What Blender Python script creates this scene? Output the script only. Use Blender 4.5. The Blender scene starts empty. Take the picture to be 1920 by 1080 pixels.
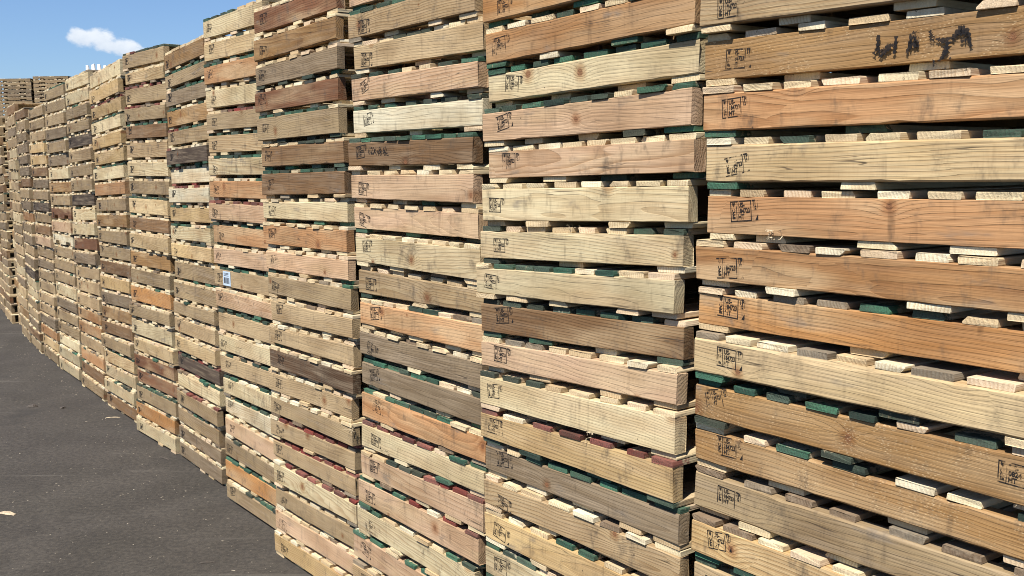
import bpy, math, random
from math import radians as R, sin, cos, pi
import numpy as np

scn = bpy.context.scene
COL = scn.collection

# ------------------------------------------------------------------ camera
cam_d = bpy.data.cameras.new("camera")
cam = bpy.data.objects.new("camera", cam_d)
COL.objects.link(cam)
cam_d.sensor_width = 36
cam_d.lens = 1869.84 / 1920 * 36
cam_d.clip_start = 0.05
cam_d.clip_end = 3000
cam.location = (0, 0, 1.88)
cam.rotation_mode = 'QUATERNION'
from mathutils import Matrix, Vector
ROLL = -0.66854
mrot = Matrix.Rotation(R(90 - 6.74557), 4, 'X') @ Matrix.Rotation(R(-ROLL), 4, 'Z').inverted()
cam.rotation_quaternion = mrot.to_quaternion()
scn.camera = cam

# ------------------------------------------------------------------ light, sky, exposure
SUN_DIR = Vector((-0.50, -0.866, 0)).normalized()      # horizontal direction towards the sun
SUN_EL = R(56)
sun_v = Vector((SUN_DIR.x * cos(SUN_EL), SUN_DIR.y * cos(SUN_EL), sin(SUN_EL)))
sd = bpy.data.lights.new("sun", 'SUN')
sd.energy = 5.0
sd.angle = R(0.5)
sd.color = (1.0, 0.955, 0.875)
sun = bpy.data.objects.new("sun", sd)
sun.rotation_mode = 'QUATERNION'
sun.rotation_quaternion = sun_v.to_track_quat('Z', 'Y')
sun.location = sun_v * 30
COL.objects.link(sun)

world = bpy.data.worlds.new("World")
scn.world = world
world.use_nodes = True
wt = world.node_tree
wt.nodes.clear()
class NT:
    """tiny helper for building node trees"""
    def __init__(s, t): s.t = t
    def n(s, kind, _out=0, **kw):
        nd = s.t.nodes.new(kind)
        for k, v in kw.items():
            if k.startswith('i_'):
                key = k[2:]
                key = int(key) if key.isdigit() else key.replace('_', ' ')
                s.put(nd.inputs[key], v)
            else: setattr(nd, k, v)
        return nd
    def put(s, inp, v):
        if isinstance(v, bpy.types.NodeSocket): s.t.links.new(v, inp)
        elif v is not None: inp.default_value = v
    def m(s, op, a, b=None, c=None, clamp=False):
        nd = s.t.nodes.new('ShaderNodeMath'); nd.operation = op; nd.use_clamp = clamp
        s.put(nd.inputs[0], a)
        if b is not None: s.put(nd.inputs[1], b)
        if c is not None: s.put(nd.inputs[2], c)
        return nd.outputs[0]
    def v(s, op, a, b=None, scale=None):
        nd = s.t.nodes.new('ShaderNodeVectorMath'); nd.operation = op
        s.put(nd.inputs[0], a)
        if b is not None: s.put(nd.inputs[1], b)
        if scale is not None: s.put(nd.inputs['Scale'], scale)
        return nd.outputs['Value'] if op in ('DOT_PRODUCT', 'LENGTH', 'DISTANCE') else nd.outputs[0]
    def mix(s, f, a, b, mode='MIX'):
        nd = s.t.nodes.new('ShaderNodeMix'); nd.data_type = 'RGBA'; nd.blend_type = mode
        s.put(nd.inputs[0], f); s.put(nd.inputs[6], a); s.put(nd.inputs[7], b)
        return nd.outputs[2]
    def ramp(s, x, lo, hi, a=0.0, b=1.0):
        nd = s.t.nodes.new('ShaderNodeMapRange'); nd.interpolation_type = 'SMOOTHSTEP'
        s.put(nd.inputs[0], x)
        for i, q in enumerate((lo, hi, a, b)): s.put(nd.inputs[i + 1], q)
        return nd.outputs[0]
    def noise(s, vec, scale, detail=2.0, rough=0.5, dist=0.0):
        nd = s.t.nodes.new('ShaderNodeTexNoise')
        s.put(nd.inputs['Vector'], vec)
        nd.inputs['Scale'].default_value = scale; nd.inputs['Detail'].default_value = detail
        nd.inputs['Roughness'].default_value = rough; nd.inputs['Distortion'].default_value = dist
        return nd.outputs[0], nd.outputs[1]
w = NT(wt)
sky = w.n('ShaderNodeTexSky', sky_type='NISHITA', sun_disc=False)
sky.sun_elevation = SUN_EL
sky.sun_rotation = math.atan2(SUN_DIR.x, SUN_DIR.y)
sky.air_density = 1.0; sky.dust_density = 0.6; sky.ozone_density = 1.6
geo = w.n('ShaderNodeTexCoord')
dirv = geo.outputs['Generated']
# one small fair-weather cloud low in the sky, placed by compass direction
CD = Vector((-0.3645, 0.9225, 0.1190)).normalized()
CU = Vector((0, 0, 1)); CR = CD.cross(CU).normalized(); CU = CR.cross(CD).normalized()
cx = w.v('DOT_PRODUCT', dirv, tuple(CR)); cy = w.v('DOT_PRODUCT', dirv, tuple(CU))
front = w.v('DOT_PRODUCT', dirv, tuple(CD))
comb = w.n('ShaderNodeCombineXYZ'); w.put(comb.inputs[0], cx); w.put(comb.inputs[1], w.m('MULTIPLY', cy, 1.5))
n1, c1 = w.noise(comb.outputs[0], 75, 5, 0.62)
n2, c2 = w.noise(comb.outputs[0], 34, 2, 0.5)
yy = w.m('ADD', cy, w.m('MULTIPLY', cx, 0.20))
def lobe(x0, y0, rx, ry):
    return w.m('ADD', w.m('POWER', w.m('DIVIDE', w.m('SUBTRACT', cx, x0), rx), 2), w.m('POWER', w.m('DIVIDE', w.m('SUBTRACT', yy, y0), ry), 2))
d2 = w.m('MINIMUM', w.m('MINIMUM', lobe(-0.0205, -0.0015, 0.0125, 0.0095), lobe(-0.0035, 0.0015, 0.0165, 0.0115)), lobe(0.0165, -0.001, 0.0200, 0.0095))
dens = w.m('SUBTRACT', w.m('ADD', w.m('MULTIPLY', w.m('SUBTRACT', n1, 0.5), 1.7), 1.0), d2)
dens = w.m('ADD', dens, w.m('MULTIPLY', w.m('SUBTRACT', n2, 0.5), 0.9))
mask = w.m('MULTIPLY', w.ramp(dens, -0.05, 0.75), w.m('GREATER_THAN', front, 0.9))
shade = w.ramp(w.m('ADD', w.m('MULTIPLY', yy, 45), w.m('MULTIPLY', n1, 1.0)), -0.1, 1.0)
ccol = w.mix(shade, (7.4, 8.3, 9.6, 1), (9.8, 10.3, 10.9, 1))
skyc = w.mix(1.0, sky.outputs[0], (0.93, 1.12, 1.42, 1), 'MULTIPLY')
bg = w.n('ShaderNodeBackground'); bg.inputs[1].default_value = 0.05
w.put(bg.inputs[0], w.mix(w.m('MULTIPLY', mask, 0.92), skyc, ccol))
wo = w.n('ShaderNodeOutputWorld'); wt.links.new(bg.outputs[0], wo.inputs[0])

scn.view_settings.view_transform = 'Standard'
scn.view_settings.look = 'None'
scn.view_settings.exposure = 0.94
scn.view_settings.gamma = 1
scn.cycles.pixel_filter_type = 'BLACKMAN_HARRIS'
scn.cycles.filter_width = 1.0
scn.cycles.max_bounces = 5
scn.cycles.diffuse_bounces = 3
scn.cycles.transparent_max_bounces = 6

# ------------------------------------------------------------------ colours
def lin(c):
    c = c / 255
    return c / 12.92 if c <= 0.04045 else ((c + 0.055) / 1.055) ** 2.4
def alb(r, g, b, k=0.72): return (lin(r) * k * .98, lin(g) * k, lin(b) * k * 1.00)
rnd = random.Random(11)

# ------------------------------------------------------------------ materials
def new_mat(name):
    m = bpy.data.materials.new(name); m.use_nodes = True; m.node_tree.nodes.clear()
    return m, NT(m.node_tree)

def wood_material(name, knots, ringc, dirt):
    """sawn softwood: growth rings cut from a solid log, knots, weathering, stains, sprayed end paint"""
    m, t = new_mat(name)
    col = t.n('ShaderNodeAttribute', attribute_name='Col')
    wc = t.n('ShaderNodeAttribute', attribute_name='wc').outputs['Vector']      # metres, x along the grain
    seed = t.n('ShaderNodeAttribute', attribute_name='sd').outputs['Vector']    # x random offset, y paint, z fleck
    ss = t.n('ShaderNodeSeparateXYZ'); t.put(ss.inputs[0], seed)
    rs, pn, fk = ss.outputs
    lc = t.n('ShaderNodeAttribute', attribute_name='lc').outputs['Vector']      # metres on the board itself
    off = t.n('ShaderNodeCombineXYZ'); t.put(off.inputs[0], rs); t.put(off.inputs[1], t.m('MULTIPLY', rs, 1.7)); t.put(off.inputs[2], t.m('MULTIPLY', rs, -0.9))
    lo = t.v('ADD', lc, off.outputs[0])
    base = col.outputs['Color']; wea = col.outputs['Alpha']
    # warped log coordinates
    st = t.v('MULTIPLY', t.v('ADD', wc, off.outputs[0]), (2.2, 9.0, 9.0))
    nf, nc = t.noise(st, 1.0, 2, 0.55)
    warp = t.v('SCALE', t.v('SUBTRACT', nc, (0.5, 0.5, 0.5)), None, 0.030)
    p = t.v('ADD', wc, warp)
    sp = t.n('ShaderNodeSeparateXYZ'); t.put(sp.inputs[0], p)
    rad = t.m('SQRT', t.m('ADD', t.m('MULTIPLY', sp.outputs[1], sp.outputs[1]), t.m('MULTIPLY', sp.outputs[2], sp.outputs[2])))
    if knots:
        kx = t.n('ShaderNodeSeparateXYZ'); t.put(kx.inputs[0], lo)
        kv = t.n('ShaderNodeCombineXYZ'); t.put(kv.inputs[0], kx.outputs[0]); t.put(kv.inputs[1], kx.outputs[2])
        kn, kc = t.noise(lo, 30.0, 2)
        kv2 = t.v('ADD', kv.outputs[0], t.v('SCALE', t.v('SUBTRACT', kc, (0.5, 0.5, 0.5)), None, 0.012))
        vor = t.n('ShaderNodeTexVoronoi', voronoi_dimensions='2D', feature='F1')
        t.put(vor.inputs['Vector'], kv2); vor.inputs['Scale'].default_value = 4.2
        kd = t.m('DIVIDE', vor.outputs['Distance'], 4.2)
        ksep = t.n('ShaderNodeSeparateColor'); t.put(ksep.inputs[0], vor.outputs['Color'])
        kr = t.ramp(ksep.outputs[0], 0.35, 1.0, 0.0, 0.023)
        kin = t.m('MULTIPLY', kr, 0.62)
        rad = t.m('ADD', rad, t.m('MULTIPLY', t.m('MULTIPLY', kr, 1.3), t.m('EXPONENT', t.m('MULTIPLY', kd, t.m('DIVIDE', -1.0, t.m('ADD', kr, 0.012))))))
    ringn, _ = t.noise(t.v('MULTIPLY', wc, (0.4, 25, 25)), 1.0, 1)
    rr = t.m('ADD', t.m('MULTIPLY', rad, 120.0), t.m('MULTIPLY', ringn, 2.5))
    fr = t.m('FRACT', rr)
    late = t.m('MULTIPLY', t.ramp(fr, 0.30, 0.93), t.ramp(fr, 1.0, 0.94))
    fb, _ = t.noise(t.v('MULTIPLY', lo, (6, 330, 330)), 1.0, 2, 0.6)
    fb2, _ = t.noise(t.v('MULTIPLY', lo, (4, 60, 60)), 1.0, 2, 0.6)
    blot, _ = t.noise(t.v('MULTIPLY', lo, (3.0, 9, 9)), 1.0, 3, 0.6)
    bl2, _ = t.noise(t.v('MULTIPLY', lo, (11.0, 3, 5)), 1.0, 3, 0.65)
    latec = t.mix(1.0, base, (0.64, 0.52, 0.40, 1), 'MULTIPLY')
    ra, _ = t.noise(off.outputs[0], 3.1, 0)
    rst = t.m('MULTIPLY', t.ramp(ra, 0.32, 0.68, 0.15, 1.3), ringc)
    # heartwood / sapwood drift and slow colour change along the plank
    hs, _ = t.noise(t.v('MULTIPLY', lo, (2.6, 14, 14)), 1.0, 2, 0.5)
    sapc = t.mix(1.0, t.mix(0.55, base, (0.46, 0.345, 0.205, 1)), (1.0, 1.0, 1.0, 1), 'MULTIPLY')
    base2 = t.mix(t.m('MULTIPLY', t.ramp(hs, 0.42, 0.66), t.ramp(wea, 0.45, 0.2)), base, sapc)
    c = t.mix(t.m('MULTIPLY', late, rst, clamp=True), base2, t.mix(1.0, base2, (0.62, 0.51, 0.40, 1), 'MULTIPLY'))
    c = t.mix(t.ramp(blot, 0.35, 0.70, 0.0, 0.85 if knots else 0.35), c, t.mix(1.0, c, (0.80, 0.73, 0.64, 1), 'MULTIPLY'))
    c = t.mix(t.ramp(bl2, 0.48, 0.78, 0.0, 0.42), c, t.mix(1.0, c, (1.22, 1.20, 1.16, 1), 'MULTIPLY'))
    c = t.mix(t.ramp(fb, 0.25, 0.75, 0.24, 0.0), c, t.mix(1.0, c, (0.55, 0.48, 0.42, 1), 'MULTIPLY'))
    # grey weathering driven by the alpha of the colour attribute
    wm = t.m('MULTIPLY', wea, t.ramp(t.m('ADD', t.m('MULTIPLY', fb2, 0.55), t.m('MULTIPLY', blot, 0.6)), 0.38, 0.80))
    c = t.mix(wm, c, t.mix(t.ramp(fb2, 0.3, 0.7), (0.062, 0.047, 0.033, 1), (0.245, 0.190, 0.130, 1)))
    # dirt, water marks and scuffs
    dn, _ = t.noise(t.v('MULTIPLY', lo, (16, 16, 10)), 1.0, 4, 0.72)
    dn2, _ = t.noise(t.v('MULTIPLY', lo, (26, 26, 5)), 1.0, 3, 0.6)
    c = t.mix(t.m('MULTIPLY', t.ramp(dn, 0.52, 0.78, 0.0, dirt), t.ramp(ra, 0.25, 0.6, 0.35, 1.0)), c, (0.075, 0.058, 0.042, 1))
    c = t.mix(t.ramp(dn2, 0.62, 0.80, 0.0, dirt * 0.7), c, t.mix(1.0, c, (0.42, 0.40, 0.40, 1), 'MULTIPLY'))
    if knots:
        ring = t.m('MULTIPLY', t.ramp(kd, t.m('MULTIPLY', kr, 1.6), kin), t.m('GREATER_THAN', kr, 0.003))
        c = t.mix(t.m('MULTIPLY', ring, 0.55), c, t.mix(1.0, c, (0.55, 0.34, 0.2, 1), 'MULTIPLY'))
        core = t.m('MULTIPLY', t.ramp(kd, kin, t.m('MULTIPLY', kin, 0.55)), t.m('GREATER_THAN', kr, 0.004))
        krg = t.m('FRACT', t.m('MULTIPLY', kd, 330.0))
        c = t.mix(t.m('MULTIPLY', core, 0.85), c, t.mix(krg, (0.10, 0.042, 0.018, 1), (0.21, 0.095, 0.045, 1)))
        # nail holes and small checks
        v2 = t.n('ShaderNodeTexVoronoi', feature='F1'); t.put(v2.inputs['Vector'], lo); v2.inputs['Scale'].default_value = 16.0
        v2s = t.n('ShaderNodeSeparateColor'); t.put(v2s.inputs[0], v2.outputs['Color'])
        hole = t.m('MULTIPLY', t.ramp(v2.outputs['Distance'], 0.05, 0.025), t.m('GREATER_THAN', v2s.outputs[0], 0.72))
        c = t.mix(t.m('MULTIPLY', hole, 0.8), c, (0.03, 0.02, 0.015, 1))
        # torn bright flecks
        v3 = t.n('ShaderNodeTexVoronoi', feature='F1'); t.put(v3.inputs['Vector'], t.v('MULTIPLY', lo, (0.45, 1, 1.1))); v3.inputs['Scale'].default_value = 260.0
        fl = t.m('MULTIPLY', t.m('MULTIPLY', t.ramp(v3.outputs['Distance'], 0.36, 0.2), t.ramp(dn, 0.44, 0.60)), fk)
        c = t.mix(t.m('MULTIPLY', fl, 0.5), c, (0.52, 0.38, 0.22, 1))
    if knots:
        # cross-cut saw chatter and slow shade changes along the plank
        sw, _ = t.noise(t.v('MULTIPLY', lo, (150, 9, 26)), 1.0, 2, 0.6)
        swm, _ = t.noise(t.v('MULTIPLY', lo, (3, 3, 6)), 1.0, 1, 0.5)
        c = t.mix(t.m('MULTIPLY', t.ramp(sw, 0.45, 0.70, 0.0, 0.13), t.ramp(swm, 0.45, 0.6)), c, t.mix(1.0, c, (0.62, 0.58, 0.54, 1), 'MULTIPLY'))
        lg, _ = t.noise(t.v('MULTIPLY', lo, (2.6, 2, 3)), 1.0, 2, 0.6)
        c = t.mix(t.ramp(lg, 0.52, 0.70, 0.0, 0.40), c, t.mix(1.0, c, (0.62, 0.57, 0.52, 1), 'MULTIPLY'))
        # bluish water stains running down and grey rubbed patches
        w1, _ = t.noise(t.v('MULTIPLY', lo, (34, 20, 3.2)), 1.0, 3, 0.6)
        w2, _ = t.noise(t.v('MULTIPLY', lo, (5, 5, 12)), 1.0, 4, 0.65)
        c = t.mix(t.m('MULTIPLY', t.ramp(w1, 0.56, 0.72, 0.0, 0.55), t.ramp(w2, 0.45, 0.62)), c, t.mix(1.0, c, (0.40, 0.40, 0.42, 1), 'MULTIPLY'))
        c = t.mix(t.m('MULTIPLY', t.ramp(w2, 0.60, 0.76, 0.0, 0.75), t.ramp(fb2, 0.3, 0.6)), c, (0.135, 0.115, 0.095, 1))
    ck, _ = t.noise(t.v('MULTIPLY', lo, (2.5, 75, 75)), 1.0, 1, 0.5)
    ckm, _ = t.noise(t.v('MULTIPLY', lo, (4, 22, 22)), 1.0, 1, 0.5)
    crack = t.m('MULTIPLY', t.ramp(t.m('ABSOLUTE', t.m('SUBTRACT', ck, 0.5)), 0.016, 0.005), t.ramp(ckm, 0.63, 0.70))
    c = t.mix(t.m('MULTIPLY', crack, 0.75), c, (0.035, 0.025, 0.018, 1))
    # paint sprayed on the ends of the boards
    pc = t.n('ShaderNodeAttribute', attribute_name='Pc').outputs['Color']
    pw, _ = t.noise(t.v('MULTIPLY', lo, (60, 60, 60)), 1.0, 3, 0.65)
    pm = t.ramp(t.m('ADD', pn, t.m('MULTIPLY', t.m('SUBTRACT', pw, 0.5), 1.5)), 0.42, 0.72)
    pcv = t.mix(t.ramp(blot, 0.3, 0.7), t.mix(1.0, pc, (0.6, 0.62, 0.68, 1), 'MULTIPLY'), t.mix(1.0, pc, (1.25, 1.2, 1.15, 1), 'MULTIPLY'))
    pcv = t.mix(t.ramp(fb, 0.3, 0.7, 0.6, 0.0), pcv, (0.02, 0.022, 0.02, 1))
    c = t.mix(t.m('MULTIPLY', pm, 0.94), c, pcv)
    bs = t.n('ShaderNodeBsdfPrincipled')
    t.put(bs.inputs['Base Color'], c)
    bs.inputs['Roughness'].default_value = 0.82
    bs.inputs['Specular IOR Level'].default_value = 0.22
    hgt = t.m('ADD', t.m('MULTIPLY', fb, 0.5), t.m('ADD', t.m('MULTIPLY', late, 0.25), t.m('MULTIPLY', fb2, 0.6)))
    bp = t.n('ShaderNodeBump'); bp.inputs['Strength'].default_value = 0.8; bp.inputs['Distance'].default_value = 0.0022
    t.put(bp.inputs['Height'], hgt); t.put(bs.inputs['Normal'], bp.outputs[0])
    o = t.n('ShaderNodeOutputMaterial'); t.put(o.inputs[0], bs.outputs[0])
    return m
M_STR = wood_material("stringer_wood", True, 0.52, 0.80)
M_BRD = wood_material("deck_board_wood", False, 0.42, 0.30)

def ink_material(name, fade, spread=1.0):
    m, t = new_mat(name)
    tc = t.n('ShaderNodeTexCoord').outputs['Object']
    inf = t.n('ShaderNodeObjectInfo')
    ofs = t.n('ShaderNodeCombineXYZ'); t.put(ofs.inputs[0], t.m('MULTIPLY', inf.outputs['Random'], 40 * spread))
    q = t.v('ADD', tc, ofs.outputs[0])
    a, _ = t.noise(q, 38, 2); b, _ = t.noise(q, 260, 2)
    d = t.m('ADD', t.m('MULTIPLY', a, 0.85), t.m('MULTIPLY', b, 0.22))
    al = t.ramp(t.m('ADD', d, t.m('MULTIPLY', inf.outputs['Random'], 0.13 * spread)), 0.72 + fade, 0.60 + fade)
    bs = t.n('ShaderNodeBsdfPrincipled')
    bs.inputs['Base Color'].default_value = (0.012, 0.011, 0.012, 1); bs.inputs['Roughness'].default_value = 0.8
    bs.inputs['Specular IOR Level'].default_value = 0.15
    tr = t.n('ShaderNodeBsdfTransparent'); mx = t.n('ShaderNodeMixShader')
    t.put(mx.inputs[0], t.m('MULTIPLY', al, 0.93)); t.put(mx.inputs[1], tr.outputs[0]); t.put(mx.inputs[2], bs.outputs[0])
    o = t.n('ShaderNodeOutputMaterial'); t.put(o.inputs[0], mx.outputs[0])
    return m
M_INK = ink_material("stamp_ink", 0.02)
M_INKW = ink_material("worn_ink", -0.04, 0.0)

def plain(name, c, rough=0.6, var=0.25, scale=60):
    m, t = new_mat(name)
    tc = t.n('ShaderNodeTexCoord').outputs['Object']
    a, _ = t.noise(tc, scale, 3, 0.6)
    bs = t.n('ShaderNodeBsdfPrincipled')
    t.put(bs.inputs['Base Color'], t.mix(t.ramp(a, 0.35, 0.7), tuple(x * (1 - var) for x in c) + (1,), tuple(min(1, x * (1 + var)) for x in c) + (1,)))
    bs.inputs['Roughness'].default_value = rough
    o = t.n('ShaderNodeOutputMaterial'); t.put(o.inputs[0], bs.outputs[0])
    return m

def asphalt():
    m, t = new_mat("asphalt")
    P = t.n('ShaderNodeTexCoord').outputs['Object']
    big, _ = t.noise(P, 0.35, 4, 0.6); mid, _ = t.noise(P, 2.2, 4, 0.62, 0.6); fine, _ = t.noise(P, 130, 3, 0.7); grit, _ = t.noise(P, 38, 4, 0.75)
    c = t.mix(t.ramp(mid, 0.3, 0.72), (0.037, 0.032, 0.0255, 1), (0.056, 0.049, 0.040, 1))
    c = t.mix(t.ramp(big, 0.35, 0.7, 0, 0.5), c, (0.044, 0.038, 0.034, 1))
    c = t.mix(t.ramp(grit, 0.3, 0.72, 0.0, 1.0), t.mix(1.0, c, (0.58, 0.58, 0.60, 1), 'MULTIPLY'), t.mix(1.0, c, (1.22, 1.2, 1.18, 1), 'MULTIPLY'))
    # exposed aggregate: dark pits and pale stones
    for sc, thr, cl, st, rad in ((150, 0.88, (0.115, 0.105, 0.09, 1), 0.5, 0.30), (70, 0.955, (0.20, 0.18, 0.15, 1), 0.55, 0.20), (42, 0.965, (0.28, 0.24, 0.18, 1), 0.7, 0.2), (60, 0.86, (0.018, 0.016, 0.015, 1), 0.8, 0.26)):
        v = t.n('ShaderNodeTexVoronoi', feature='F1'); t.put(v.inputs['Vector'], t.v('MULTIPLY', P, (1, 1.0, 1))); v.inputs['Scale'].default_value = sc
        s = t.n('ShaderNodeSeparateColor'); t.put(s.inputs[0], v.outputs['Color'])
        k = t.m('MULTIPLY', t.m('GREATER_THAN', s.outputs[1], thr), t.ramp(v.outputs['Distance'], rad, rad * 0.6))
        c = t.mix(t.m('MULTIPLY', k, st), c, cl)
    # pale tyre scuffs
    sc_, _ = t.noise(t.v('MULTIPLY', P, (0.55, 7, 1)), 1.0, 4, 0.6, 0.4)
    c = t.mix(t.ramp(sc_, 0.60, 0.74, 0, 0.28), c, (0.15, 0.135, 0.115, 1))
    bs = t.n('ShaderNodeBsdfPrincipled'); # oil spots and a faint patch seam
    oil, _ = t.noise(P, 1.1, 3, 0.55)
    c = t.mix(t.ramp(oil, 0.64, 0.74, 0, 0.5), c, (0.020, 0.018, 0.016, 1))
    t.put(bs.inputs['Base Color'], c)
    bs.inputs['Roughness'].default_value = 0.88; bs.inputs['Specular IOR Level'].default_value = 0.3
    bp = t.n('ShaderNodeBump'); bp.inputs['Strength'].default_value = 0.8; bp.inputs['Distance'].default_value = 0.004
    t.put(bp.inputs['Height'], t.m('ADD', fine, grit)); t.put(bs.inputs['Normal'], bp.outputs[0])
    o = t.n('ShaderNodeOutputMaterial'); t.put(o.inputs[0], bs.outputs[0])
    return m

# ------------------------------------------------------------------ ground
def mesh_obj(name, verts, faces, mat, parent=None):
    me = bpy.data.meshes.new(name); me.from_pydata(verts, [], faces); me.materials.append(mat)
    o = bpy.data.objects.new(name, me); COL.objects.link(o)
    if parent is not None: o.parent = parent
    return o
G = 400
asp = asphalt()
gr = mesh_obj('ground', [(-G, -G, 0), (G, -G, 0), (G, G, 0), (-G, G, 0)], [(0, 1, 2, 3)], asp)
gr['kind'] = 'structure'

# ------------------------------------------------------------------ mesh collector with wood attributes
class MB:
    def __init__(s):
        s.v = []; s.f = []; s.col = []; s.pc = []; s.wc = []; s.lc = []; s.sd = []
    def add(s, verts, faces, col, pc, wc, lc, sd):
        b = len(s.v); s.v += verts; s.f += [tuple(b + i for i in f) for f in faces]
        n = len(verts)
        s.col += [col] * n; s.pc += [pc] * n; s.wc += wc; s.lc += lc; s.sd += sd
    def build(s, name, mat, parent=None):
        me = bpy.data.meshes.new(name); me.from_pydata(s.v, [], s.f); me.materials.append(mat)
        for nm, ty, key, dat in (('Col', 'FLOAT_COLOR', 'color', s.col), ('Pc', 'FLOAT_COLOR', 'color', s.pc),
                                 ('wc', 'FLOAT_VECTOR', 'vector', s.wc), ('lc', 'FLOAT_VECTOR', 'vector', s.lc), ('sd', 'FLOAT_VECTOR', 'vector', s.sd)):
            a = me.attributes.new(nm, ty, 'POINT'); a.data.foreach_set(key, np.array(dat, dtype=np.float32).ravel())
        o = bpy.data.objects.new(name, me); COL.objects.link(o)
        if parent is not None: o.parent = parent
        return o

def log_coords(pts, rng):
    """pts in (along, across, thick); put them somewhere inside an imagined log"""
    a = rng.uniform(0, 2 * pi); d = rng.choice((rng.uniform(0.0, 0.04), rng.uniform(0.03, 0.10), rng.uniform(0.05, 0.14)))
    oy, oz = d * cos(a), d * sin(a); th = rng.uniform(0, pi); ct, st = cos(th), sin(th)
    ty, tz = rng.uniform(-0.05, 0.05), rng.uniform(-0.05, 0.05); ox = rng.uniform(0, 20)
    return [(x + ox, (y * ct - z * st) + oy + x * ty, (y * st + z * ct) + oz + x * tz) for x, y, z in pts]

def loft(rings):
    """closed prism faces through rings of equal length"""
    n = len(rings[0]); f = []
    for i in range(len(rings) - 1):
        for j in range(n):
            k = (j + 1) % n
            f.append((i * n + j, i * n + k, (i + 1) * n + k, (i + 1) * n + j))
    f.append(tuple(range(n - 1, -1, -1))); f.append(tuple((len(rings) - 1) * n + j for j in range(n)))
    return [q for r in rings for q in r], f

def stringer(mb, L, zb, zt, y0, rng, col, wea, fleck=0.0, detail=True, notch=False, th=0.038):
    """plank on edge along x; zb/zt are (left, right) heights; front face at y0"""
    if notch:
        xs = [0, .15 * L, .165 * L, .33 * L, .345 * L, .65 * L, .665 * L, .83 * L, .845 * L, L]
        hb = [0, 0, .36, .36, 0, 0, .36, .36, 0, 0]
        xs = [0, .14 * L, .155 * L, .325 * L, .34 * L, .66 * L, .675 * L, .845 * L, .86 * L, L]
        verts = []; faces = []
        for y in (y0, y0 + th):
            for x, h in zip(xs, hb):
                u = x / L; b = zb[0] + (zb[1] - zb[0]) * u; t_ = zt[0] + (zt[1] - zt[0]) * u
                verts.append((x, y, b + (t_ - b) * h)); verts.append((x, y, t_))
        n = len(xs)
        for i in range(n - 1):
            a, b, c, d = 2 * i, 2 * i + 2, 2 * i + 3, 2 * i + 1
            faces.append((a, b, c, d)); o2 = 2 * n
            faces.append((d + o2, c + o2, b + o2, a + o2)); faces.append((a + o2, b + o2, b, a)); faces.append((d, c, c + o2, d + o2))
        faces.append((1, 1 + 2 * n, 2 * n, 0)); q = 2 * n - 2; faces.append((q, q + 2 * n, q + 1 + 2 * n, q + 1))
    else:
        n = 23 if detail else 2
        ch = rng.uniform(.0010, .0040); bow = rng.uniform(-.005, .006) if detail else 0
        ph = rng.uniform(0, 6); wane = rng.random() < .22; wx = rng.uniform(.3, 1.1) * L
        rings = []
        for i in range(n):
            u = i / (n - 1); x = u * L
            b = zb[0] + (zb[1] - zb[0]) * u; t_ = zt[0] + (zt[1] - zt[0]) * u
            jt = jb = 0
            if detail:
                jt = -abs(rng.gauss(0, .0003)) - (rng.uniform(.001, .003) if rng.random() < .02 else 0); jb = abs(rng.gauss(0, .0003)) + (rng.uniform(.001, .003) if rng.random() < .02 else 0)
                t_ += jt; b += jb
            y = y0 + (bow * sin(pi * u) ** 2 * (1 if u > .25 else 0) + (.0006 * sin(9 * u + ph) if u > .25 else 0) if detail else 0)
            c1 = ch * rng.uniform(.7, 1.3) if detail else ch; c2 = ch * rng.uniform(.7, 1.3) if detail else ch
            c3 = c1
            if wane: c1 += .012 * math.exp(-((x - wx) / (.13 * L)) ** 2)
            ex = lambda: (x + (rng.uniform(-.003, .003) if detail and i in (0, n - 1) else 0))
            y1 = y0 + th
            rings.append([(ex(), y + c2, b), (ex(), y, b + c2), (ex(), y, t_ - c1), (ex(), y + c3, t_), (ex(), y1 - ch, t_), (ex(), y1, t_ - ch), (ex(), y1, b + ch), (ex(), y1 - ch, b)])
        verts, faces = loft(rings)
    pts = [(x, z, y) for x, y, z in verts]; s = rng.uniform(0, 60)
    mb.add(verts, faces, col + (wea,), (0, 0, 0, 1), log_coords(pts, rng), [(x, y, z) for x, y, z in verts], [(s, 0, fleck)] * len(verts))

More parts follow.
